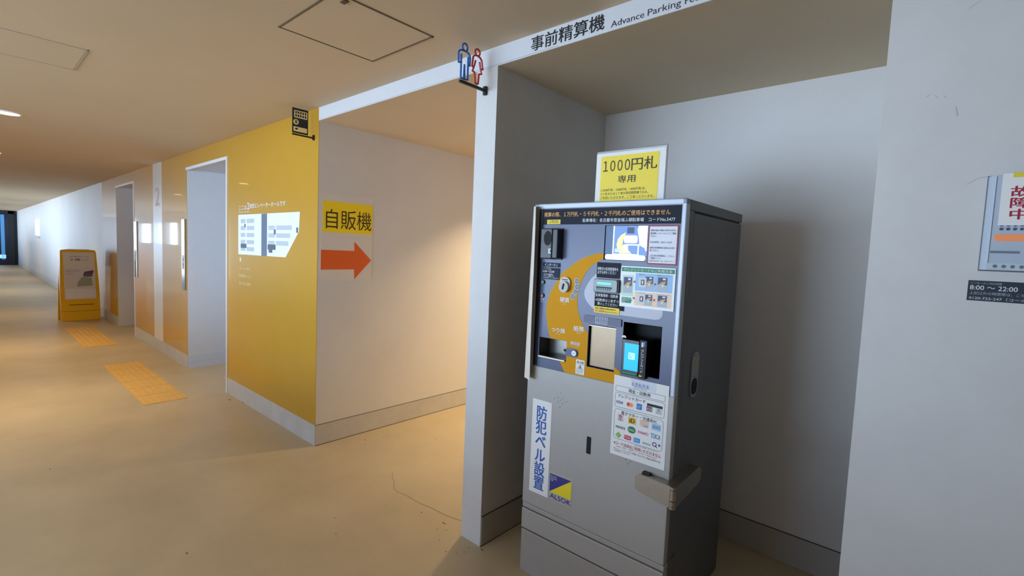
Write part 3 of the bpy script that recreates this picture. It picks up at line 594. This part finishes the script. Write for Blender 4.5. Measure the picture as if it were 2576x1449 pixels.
# corner lock guard: front wing, side wing, hinge barrel
pf = [(0.569, 0.664), (0.581, 0.673), (0.706, 0.668), (0.706, 0.588), (0.582, 0.607), (0.569, 0.617)]
pb_ = [(0.573, 0.656), (0.584, 0.664), (0.698, 0.668), (0.698, 0.594), (0.585, 0.611), (0.573, 0.620)]
lk = MB().loft([(p[0], -0.042, p[1]) for p in pf], [(p[0], 0.001, p[1]) for p in pb_]).build('lock_guard', STEEL, mach, label='stainless steel lock guard wrapped round the right corner')
sf = [(-0.030, 0.668), (0.195, 0.672), (0.222, 0.655), (0.222, 0.612), (0.195, 0.604), (-0.030, 0.588)]
g = MB(); a_ = [g.b.verts.new((0.724, p[0], p[1])) for p in sf]; c_ = [g.b.verts.new((MW, p[0]+0.012, p[1]+(-0.002 if p[1] > 0.64 else 0.004))) for p in sf]
g.b.faces.new(a_); g.b.faces.new(c_[::-1])
for i in range(6): g.b.faces.new((a_[i], c_[i], c_[(i+1) % 6], a_[(i+1) % 6]))
g.build('side_wing', STEEL, lk)
for za, zb in ((0.586, 0.594), (0.5955, 0.614), (0.617, 0.655), (0.657, 0.668)):
    g = MB(); n = 20
    A = [g.b.verts.new((0.714+0.0125*math.cos(2*math.pi*i/n), -0.034+0.0125*math.sin(2*math.pi*i/n), za)) for i in range(n)]
    B = [g.b.verts.new((0.714+0.0125*math.cos(2*math.pi*i/n), -0.034+0.0125*math.sin(2*math.pi*i/n), zb)) for i in range(n)]
    g.b.faces.new(A); g.b.faces.new(B[::-1])
    for i in range(n): g.b.faces.new((A[i], B[i], B[(i+1) % n], A[(i+1) % n]))
    g.build('hinge_knuckle', STEEL, lk)
MB().box(0.584, 0.615, -0.020, 0.0, 0.660, 0.675, 0.002).build('rubber_pad', pm('dark_rubber', (40, 42, 38), 0.6), lk)

# acrylic stand sign on top of the machine
sg = thing('counter_sign', 'yellow 1000 yen note sign in a clear stand on top of the payment machine', 'sign', (-1.3718+0.262, 1.6909+0.07, MH), 0.017)
ACR = pm('clear_acrylic', (238, 240, 242), 0.05, alpha=0.35)
MB().box(0, 0.304, 0.004, 0.006, 0.001, 0.2125).box(0, 0.304, 0.006, 0.075, 0.0, 0.003).build('acrylic_holder', ACR, sg)
MB().box(0, 0.304, 0.003, 0.0065, 0.2115, 0.2135).box(0.3025, 0.3045, 0.003, 0.0065, 0.0, 0.2135).build('acrylic_edge', pm('acrylic_rim', (110, 108, 110), 0.3), sg)
sp = MB().box(0.0, 0.300, 0.002, 0.004, 0.001, 0.2035).build('sign_sheet', PAPER, sg)
MB().box(0.022, 0.274, 0.001, 0.002, 0.005, 0.190).build('yellow_field', pm('sign_yellow', (240, 212, 44), 0.5), sp)
INK3 = pm('olive_ink', (58, 54, 30), 0.6)
text(sp, INK3, '１０００', 0.034, 0.153, 0.129, 0.1715, 0.0004, 0.018, track=0.62)
text(sp, INK3, '円札', 0.160, 0.267, 0.126, 0.1745, 0.0004, 0.018)
text(sp, INK3, '専用', 0.103, 0.180, 0.080, 0.109, 0.0004, 0.018)
text(sp, INK3, '１0000円札・5000円札・2000円札は、', 0.027, 0.226, 0.0480, 0.0595, 0.0004)
text(sp, INK3, '３Ｆ西または１Ｆ東の事前精算機でのみ、', 0.027, 0.238, 0.0325, 0.0440, 0.0004)
text(sp, INK3, 'ご利用いただけます。ご了承くださいませ。', 0.027, 0.262, 0.0165, 0.0280, 0.0004)

# header lettering
hl = thing('header_lettering', 'black Japanese and English lettering on the white header above the machine', 'sign', (0, D, 0))
text(hl, INK, '事前精算機', -1.428, -1.059, 2.367, 2.4285, -0.001, 0.02)
INKL = pm('soft_black_print', (44, 44, 58), 0.5)
text(hl, INKL, 'Advance', -1.029, -0.890, 2.3640, 2.3870, -0.001, 0.0)
text(hl, INKL, 'Parking', -0.877, -0.752, 2.3575, 2.3880, -0.001, 0.0)
text(hl, INKL, 'Fee', -0.738, -0.688, 2.3650, 2.3875, -0.001, 0.0)

# toilet sign on the pillar (frame looks along +x: local u = +y, v = -x)
ts = thing('toilet_sign', 'blue man and red woman outline figures on a black bracket at the pillar', 'sign', (-1.700, D, 2.246), math.pi/2)
MB().box(-0.172, -0.010, -0.006, 0.006, -0.004, 0.008, 0.001).build('arm', BLACK, ts)
MB().box(-0.014, 0.0, -0.009, 0.009, -0.018, 0.022, 0.001).build('wall_mount', BLACK, ts)
BLUE_A = pm('blue_acrylic', (30, 112, 200), 0.35); RED_A = pm('red_acrylic', (196, 32, 40), 0.35)
oy, oz = D, 2.246
def P_(l): return [(a-oy, b2-oz) for a, b2 in l]
def ell(cu, cz, a, b2, n=20): return [(cu+a*math.cos(2*math.pi*i/n), cz+b2*math.sin(2*math.pi*i/n)) for i in range(n)]
g = MB(); W_ = 0.0062
g.stroke(ell(1.5395-oy, 2.4035-oz, 0.0155, 0.0165), W_, -0.003, 0.003, True)
g.stroke(P_([(1.5185, 2.332), (1.503, 2.328), (1.502, 2.372), (1.507, 2.380), (1.518, 2.386), (1.533, 2.387), (1.552, 2.387), (1.564, 2.383), (1.572, 2.374), (1.574, 2.360), (1.573, 2.331), (1.561, 2.331)]), W_, -0.003, 0.003)
g.stroke(P_([(1.519, 2.366), (1.519, 2.262), (1.538, 2.262), (1.540, 2.326), (1.543, 2.262), (1.562, 2.266), (1.561, 2.366)]), W_, -0.003, 0.003)
g.build('man_figure', BLUE_A, ts)
g = MB()
g.stroke(ell(1.619-oy, 2.4065-oz, 0.0155, 0.0150), W_, -0.003, 0.003, True)
g.stroke(P_([(1.598, 2.334), (1.587, 2.336), (1.593, 2.380), (1.600, 2.388), (1.619, 2.392), (1.638, 2.388), (1.648, 2.378), (1.657, 2.340), (1.645, 2.338)]), W_, -0.003, 0.003)
g.stroke(P_([(1.608, 2.366), (1.603, 2.346), (1.591, 2.315), (1.604, 2.312), (1.610, 2.264), (1.629, 2.266), (1.633, 2.312), (1.649, 2.316), (1.639, 2.346), (1.635, 2.366)]), W_, -0.003, 0.003)
g.build('woman_figure', RED_A, ts)
g = MB()
for q in (1.530, 1.552, 1.615, 1.625): g.box(q-oy-0.001, q-oy+0.001, -0.002, 0.002, 0.006, 0.020)
g.build('support_pin', STEEL, ts)
# drinks machine sign on the yellow wall
vs = thing('drinks_machine_sign', 'black drinks machine pictogram plate on a bracket at the yellow wall corner', 'sign', (-3.42, D, 2.246), math.pi/2)
MB().box(-0.157, -0.004, -0.005, 0.005, -0.014, -0.004, 0.001).build('arm', BLACK, vs)
MB().box(-0.012, 0.0, -0.008, 0.008, -0.024, 0.012, 0.001).build('wall_mount', BLACK, vs)
pl = MB().box(-0.157, -0.047, -0.003, 0.003, 0.001, 0.170).build('plate', BLACK, vs)
CRM = pm('cream_print', (236, 214, 150), 0.5)
MB().prism(rrect(-0.146, -0.054, 0.105, 0.155, 0.004), -0.0042, -0.0028).build('window_print', CRM, pl)
g = MB()
for i in range(5):
    for j in range(2): g.box(-0.1385+i*0.0165, -0.1285+i*0.0165, -0.0052, -0.004, 0.112+j*0.0215, 0.128+j*0.0215)
g.build('can_print', BLACK, pl)
MB().disc(-0.133, 0.076, 0.0185, -0.0042, -0.0028, 24).build('coin_print', CRM, pl)
text(pl, BLACK, '¥', -0.142, -0.124, 0.064, 0.088, -0.0050, 0.05)
MB().prism(rrect(-0.150, -0.055, 0.012, 0.044, 0.004), -0.0042, -0.0028).build('tray_print', CRM, pl)
MB().disc(-0.130, 0.030, 0.010, -0.0052, -0.004, 16, 0.006).build('can_icon', BLACK, pl)

# taped paper signs on the white side wall (local u = +y)
def side_thing(name, label, cat, y, z): return thing(name, label, cat, (XY, y, z), math.pi/2)
p1 = side_thing('paper_sign', 'laminated yellow paper sign with black Japanese lettering taped to the white wall above the arrow', 'sign', D+0.01, 1.545)
MB().box(0.012, 0.436, -0.0025, -0.0008, 0.0, 0.312).build('laminate', pm('laminated_paper', (216, 208, 200), 0.35), p1)
MB().box(0.026, 0.432, -0.0034, -0.0024, 0.030, 0.256).build('yellow_sheet', pm('vivid_yellow', (246, 214, 6), 0.4), p1)
text(p1, pm('brown_ink', (54, 38, 10), 0.5), '自販機', 0.050, 0.424, 0.058, 0.200, -0.0042, 0.0)
p2 = side_thing('arrow_sign', 'laminated paper sign with an orange arrow pointing right, taped below the yellow sign', 'sign', D+0.01, 1.218)
MB().box(0.012, 0.436, -0.0025, -0.0008, 0.0, 0.326).build('laminate', MATS['laminated_paper'], p2)
MB().prism([(0.016, 0.085), (0.282, 0.087), (0.284, 0.012), (0.428, 0.158), (0.280, 0.298), (0.282, 0.228), (0.016, 0.229)], -0.0034, -0.0024).build('arrow', pm('orange_paper', (226, 92, 6), 0.4), p2)

# floor map printed on the yellow wall
mp = thing('floor_map', 'white floor plan print with lettering on the yellow wall beside the lift opening', 'map', (0, D, 0))
MAPW = pm('map_white', (236, 240, 246), 0.4)
MB().prism([(-4.853, 1.365), (-3.865, 1.372), (-3.640, 1.575), (-3.628, 1.722), (-4.853, 1.724)], -0.002, -0.0002).build('plan_sheet', MAPW, mp)
MB().box(-4.33, -4.22, -0.0032, -0.002, 1.369, 1.722).build('plan_road', pm('map_slate', (104, 118, 140), 0.5), mp)
h_ = MB()
for i in range(5):
    zz = 1.400+i*0.062
    for a, b2 in ((-4.79, -4.69), (-4.65, -4.49)) + (((-4.19, -4.07), (-4.04, -3.76+0.03*(i-3))) if 1 <= i <= 3 else ()):
        MB().box(a, b2, -0.0032, -0.002, zz, zz+0.036).build('plan_block', pm('map_grey', (190, 200, 206), 0.5), mp)
for a in ((-4.79, -4.66, 1.425, 1.463), (-4.20, -4.05, 1.425, 1.468), (-4.18, -4.11, 1.40, 1.425), (-4.705, -4.68, 1.610, 1.640), (-4.08, -4.05, 1.55, 1.59), (-3.68, -3.655, 1.565, 1.605)): h_.box(a[0], a[1], -0.004, -0.003, a[2], a[3])
h_.build('plan_cores', pm('map_dark', (90, 104, 116), 0.5), mp)
text(mp, MAPW, 'ここは', -4.84, -4.66, 1.768, 1.806, -0.001, 0.02); text(mp, MAPW, '2', -4.645, -4.60, 1.768, 1.826, -0.001, 0.03)
text(mp, MAPW, '階西エレベーターホールです', -4.59, -3.875, 1.775, 1.815, -0.001, 0.02)
text(mp, MAPW, 'Floor Guide', -4.84, -4.60, 1.742, 1.756, -0.001)
MB().disc(-4.80, 1.318, 0.022, -0.002, -0.0002, 20).build('legend_dot', pm('legend_pale', (220, 216, 180), 0.5), mp)
for i in range(3):
    text(mp, pm('faded_print', (228, 214, 160), 0.5), ('エレベーター', '駐車場ゾーン', '出入口のご案内')[i], -4.83, -4.57, 1.225-i*0.068, 1.255-i*0.068, -0.001, 0.02)
# floor number on the white stripe
fn = thing('floor_number', 'tall faded numeral two on the white stripe of the yellow wall', 'sign', (0, D, 0))
text(fn, pm('faded_rose_print', (196, 170, 164), 0.5), '2', -7.74, -7.53, 1.90, 2.13, -0.001, 0.03)
# lift call panels
for nm, xa, xb, lb in ((0, -6.56, -6.44, 'slim stainless lift call panel left of the nearer lift opening'), (1, -8.88, -8.74, 'slim stainless lift call panel right of the farther lift opening')):
    t = thing('lift_call_panel', lb, 'call panel', ((xa+xb)/2, D, 0.9), 0, 'lift call panels')
    hw = (xb-xa)/2
    MB().box(-hw, hw, -0.014, 0, 0.0, 0.81, 0.003).build('face_plate', pm('mirror_steel', (170, 172, 176), 0.14, metal=0.95), t)
    MB().box(-hw*0.6, hw*0.6, -0.0155, -0.013, 0.24, 0.40).build('button_area', pm('panel_dark', (64, 60, 58), 0.3), t)
    for k in (0.29, 0.35): MB().disc(0, k, 0.018, -0.018, -0.015, 18).build('call_button', pm('lamp_amber', (180, 160, 130), 0.4), t)

# tactile paving
TY = pm('tactile_yellow', (212, 168, 92), 0.6, noise=0.08, scale=14)
def tactile(label, x0, x1, y0, y1, n):
    t = thing('tactile_paving', label, 'tactile paving', (x0, y0, 0), 0, 'tactile paving strips')
    s = (x1-x0)/n
    for i in range(n):
        g = MB().box(i*s+0.004, (i+1)*s-0.004, 0.0, y1-y0, 0.0, 0.004)
        for a in range(6):
            for c in range(6):
                cu, cv_ = i*s+0.004+(a+.5)*(s-0.008)/6, (c+.5)*(y1-y0)/6
                A = [g.b.verts.new((cu+0.014*math.cos(k*math.pi/4), cv_+0.014*math.sin(k*math.pi/4), 0.004)) for k in range(8)]
                B = [g.b.verts.new((cu+0.008*math.cos(k*math.pi/4), cv_+0.008*math.sin(k*math.pi/4), 0.008)) for k in range(8)]
                g.b.faces.new(B)
                for k in range(8): g.b.faces.new((A[k], A[(k+1) % 8], B[(k+1) % 8], B[k]))
        g.build('paving_slab', TY, t)
tactile('yellow tactile paving strip of six slabs on the floor before the nearer lift opening', -7.10, -5.18, 1.03, 1.365, 6)
tactile('yellow tactile paving strip on the floor before the farther lift opening', -10.25, -8.38, 1.03, 1.385, 6)

# yellow floor sign board
fb = thing('floor_sign_board', 'yellow plastic floor sign board with white notice standing against the far corridor wall', 'sign board', (-11.25, 1.34, 0), math.pi/2+0.10)
YP = pm('yellow_plastic', (240, 186, 6), 0.4)
lean = 0.10
def tilt(o, a=-lean):
    o.rotation_euler = (a, 0, 0); return o
def pan(b): return b
body = [(-0.262, 0.0), (0.262, 0.0), (0.262, 0.60), (0.240, 1.19), (0.225, 1.222), (0.12, 1.236), (-0.12, 1.236), (-0.225, 1.222), (-0.240, 1.19), (-0.262, 0.60)]
g = MB(); g.prism(body, -0.022, 0.022); fp = tilt(g.build('front_panel', YP, fb)); fp.location = (0, -0.08, 0.0)
g = MB(); g.prism([(p[0]*0.98, p[1]*0.985) for p in body], -0.018, 0.018); bpn = tilt(g.build('rear_panel', YP, fb), 0.09); bpn.location = (0, 0.17, 0.0)
k = MB().prism(rrect(-0.205, 0.215, 0.37, 1.185, 0.015), -0.026, -0.021).build('notice_board', pm('notice_cream', (226, 216, 196), 0.5), fp)
text(k, GREY_T, '金城ふ頭駐車場からのご案内', -0.12, 0.14, 1.098, 1.116, -0.027); text(k, INK2, '3 階', -0.11, 0.02, 1.035, 1.075, -0.027, 0.012); text(k, GREY_T, 'をご利用の方', 0.03, 0.13, 1.040, 1.062, -0.027)
MB().box(-0.195, 0.21, -0.0275, -0.0262, 0.56, 0.90).build('poster', pm('poster_pale', (222, 214, 202), 0.45), k)
MB().prism([(0.05, 0.80), (0.07, 0.845), (0.195, 0.872), (0.18, 0.80)], -0.0285, -0.0275).build('poster_roof', pm('poster_plum', (140, 56, 88), 0.5), k)
MB().box(0.05, 0.175, -0.0285, -0.0275, 0.755, 0.80).build('poster_block', pm('poster_teal', (80, 120, 130), 0.5), k)
MB().prism([(-0.04, 0.585), (0.17, 0.60), (0.16, 0.74), (0.03, 0.75), (-0.03, 0.66)], -0.0285, -0.0275).build('poster_shape', pm('poster_sage', (160, 166, 140), 0.5), k)
for i, zz in enumerate((0.862, 0.838, 0.800)): text(k, GREY_T, ('立体駐車場のご利用案内', '満車時は上階へどうぞ', 'ご案内')[i], -0.185, (0.0, 0.0, -0.09)[i], zz, zz+0.015, -0.0282)
MB().box(-0.195, 0.21, -0.0275, -0.0262, 0.375, 0.545).build('blank_sheet', PAPER, k)
MB().box(-0.15, 0.18, -0.0235, -0.0215, 0.265, 0.278).build('grip_slot', pm('dark_mustard', (120, 88, 10), 0.6), fp)
MB().box(-0.262, 0.262, -0.0235, -0.0215, 0.158, 0.163).build('panel_seam', MATS['dark_mustard'], fp)
MB().box(-0.10, 0.10, -0.05, 0.10, 1.205, 1.228, 0.006).build('top_hinge', YP, fb)

# intercom on the right wall
it = thing('wall_intercom', 'grey wall intercom with an out of order paper sign on the right wall', 'intercom', (0.0705, D, 1.484))
UW = 0.33
prof = [(0.0, 0.0), (0.0, -0.010), (0.0012, -0.018), (0.004, -0.024), (0.008, -0.0275), (0.013, -0.029), (UW-0.013, -0.029), (UW-0.008, -0.0275), (UW-0.004, -0.024), (UW-0.0012, -0.018), (UW, -0.010), (UW, 0.0)]
g = MB(); g.loft([(a, c, 0.003) for a, c in prof], [(a, c, 0.230) for a, c in prof])
g.build('housing', pm('intercom_grey', (176, 188, 202), 0.5), it)
MB().box(-0.002, UW+0.002, -0.006, 0.0, 0.0, 0.233, 0.001).build('back_plate', pm('intercom_edge', (96, 92, 96), 0.5), it)
MB().box(0.0128, 0.0136, -0.0298, -0.028, 0.006, 0.228).build('housing_seam', GREY_T, it)
g = MB()
for i in range(14):
    for j in range(2): g.disc(0.030+i*0.0115, 0.102+j*0.0095, 0.0035, -0.0300, -0.028, 12)
g.build('speaker_holes', pm('hole_slate', (70, 84, 104), 0.6), it)
MB().prism(rrect(0.0195, 0.19, 0.073, 0.089, 0.005), -0.0325, -0.028).build('call_lamp', pm('orange_lens', (240, 150, 100), 0.15, coat=0.6, emit=0.12), it)
MB().box(0.015, 0.064, -0.0305, -0.028, 0.044, 0.0495).build('indicator_slot', pm('slot_grey', (110, 120, 130), 0.5), it)
MB().ring(0.104, 0.044, 0.008, 0.013, -0.034, -0.028, 24).build('button_ring', pm('dark_ring', (30, 32, 40), 0.3), it)
MB().disc(0.104, 0.044, 0.008, -0.036, -0.028, 24).build('call_button', pm('pale_button', (200, 206, 214), 0.35), it)
MB().box(0.010, 0.30, -0.0305, -0.0292, 0.006, 0.020).build('glossy_tape', pm('clear_tape', (196, 206, 214), 0.08, coat=0.8), it)
g = MB()
for i in range(10): g.disc(0.026+i*0.015, 0.0125, 0.004, -0.0312, -0.030, 12)
g.build('tape_marks', pm('mark_teal', (90, 120, 124), 0.5), it)
pp = MB().box(0.023, 0.173, -0.0315, -0.0300, 0.1105, 0.2335).build('paper_notice', PAPER, it)
text(pp, pm('crimson_print', (168, 24, 54), 0.5), '故\n障\n中', 0.0390, 0.0740, 0.1245, 0.2030, -0.0322, 0.02, rows=True)
MB().box(0.040, 0.160, -0.0325, -0.0312, 0.2235, 0.2355).build('yellow_tape', pm('pale_yellow_tape', (222, 206, 70), 0.45), pp)
ipl = thing('intercom_plaque', 'dark plaque with intercom hours in white lettering below the wall intercom', 'plaque', (0.054, D, 1.409))
MB().box(0, 0.27, -0.0022, -0.0002, 0.0, 0.0505).build('plate', pm('plaque_slate', (38, 50, 62), 0.45), ipl)
text(ipl, pm('pale_blue_print', (170, 182, 192), 0.5), 'インターホン対応時間', 0.004, 0.060, 0.0415, 0.0470, -0.0028)
text(ipl, WPRINT, '8:00 ～ 22:00', 0.004, 0.0880, 0.0275, 0.0385, -0.0028, 0.015)
text(ipl, MATS['pale_blue_print'], '上記以外の時間帯は、こちらへ', 0.004, 0.118, 0.0155, 0.0230, -0.0028)
text(ipl, WPRINT, '0120-722-247（コールセンター）', 0.004, 0.150, 0.0030, 0.0110, -0.0028)
wp = thing('bright_patch_panel', 'glowing white panel added for a bright patch on the far corridor wall above the sign board', 'panel', (-22.6, D, 1.41))
MB().box(-0.58, 0.58, -0.02, 0, 0.0, 0.52, 0.004).build('sheet', pm('glowing_white', (236, 246, 255), 0.4, emit=0.8), wp)  # added glow standing in for a bright patch of light on the wall
MB().box(-0.58, 0.58, -0.022, 0, -0.10, -0.02).build('lower_strip', pm('pale_strip', (206, 214, 224), 0.3), wp)
# floor crack and dirt specks near the pillar
fl = bpy.data.objects['floor']
g = MB()
ck = [(988, 1190), (986, 1200), (992, 1213), (990, 1228), (1000, 1238), (1022, 1246), (1050, 1263), (1085, 1278), (1120, 1296), (1160, 1310)]
def fp_(x, y):
    d = f + r*((x-1288)/FPX) - u*((y-724.5)/FPX); k = -1.48/d.z
    return d.x*k, d.y*k
P = [fp_(*q) for q in ck]
for a, c in zip(P, P[1:]):
    a = Vector(a); c = Vector(c); q = (c-a).normalized(); n = Vector((-q.y, q.x))*0.0016
    g.b.faces.new([g.b.verts.new((p.x, p.y, 0.0006)) for p in (a+n, a-n, c-n, c+n)])
g.build('hairline_crack', pm('crack_brown', (132, 116, 92), 0.8), fl)
def wp_(x, y):
    d = f + r*((x-1288)/FPX) - u*((y-724.5)/FPX); k = D/d.y
    return Vector((d.x*k, 1.48+d.z*k))
g = MB()
for q in (((2437, 22), (2452, 12), (2466, 2)), ((2330, 246), (2338, 238)), ((2352, 240), (2360, 247)), ((2374, 240), (2380, 246)), ((2404, 268), (2408, 292)), ((2432, 464), (2462, 448), (2486, 444))):
    for a, c in zip(q, q[1:]):
        a = wp_(*a); c = wp_(*c); t_ = (c-a).normalized(); n = Vector((-t_.y, t_.x))*0.0012
        g.flat([tuple(a+n), tuple(a-n), tuple(c-n), tuple(c+n)], D-0.0006)
g.build('scuff_marks', pm('scuff_grey', (184, 184, 184), 0.8), bpy.data.objects['wall_right'])
import random
R_ = random.Random(4)
g = MB()
for (x, y, s_) in ((1061, 1289, .008), (1116, 1316, .009), (1120, 1318, .006), (1100, 1331, .006), (1123, 1333, .006), (1105, 1358, .005), (1122, 1388, .007), (1148, 1389, .006), (1168, 1389, .006), (1212, 1383, .009), (1180, 1378, .005), (918, 1107, .012), (963, 1087, .008), (1096, 1104, .008), (578, 1006, .02), (612, 1013, .02), (843, 1303, .006), (845, 1343, .007), (470, 1392, .010), (126, 1180, .008)):
    cx, cy = fp_(x, y); ph = R_.random()*6.28
    g.b.faces.new([g.b.verts.new((cx+s_*(0.5+R_.random()*.7)*math.cos(ph+k*0.9), cy+s_*(0.5+R_.random()*.7)*math.sin(ph+k*0.9)*0.6, 0.0007)) for k in range(7)])
g.build('dirt_specks', pm('dirt_brown', (112, 94, 70), 0.9), fl)
bpy.data.objects.remove(TO); bpy.data.curves.remove(TC)
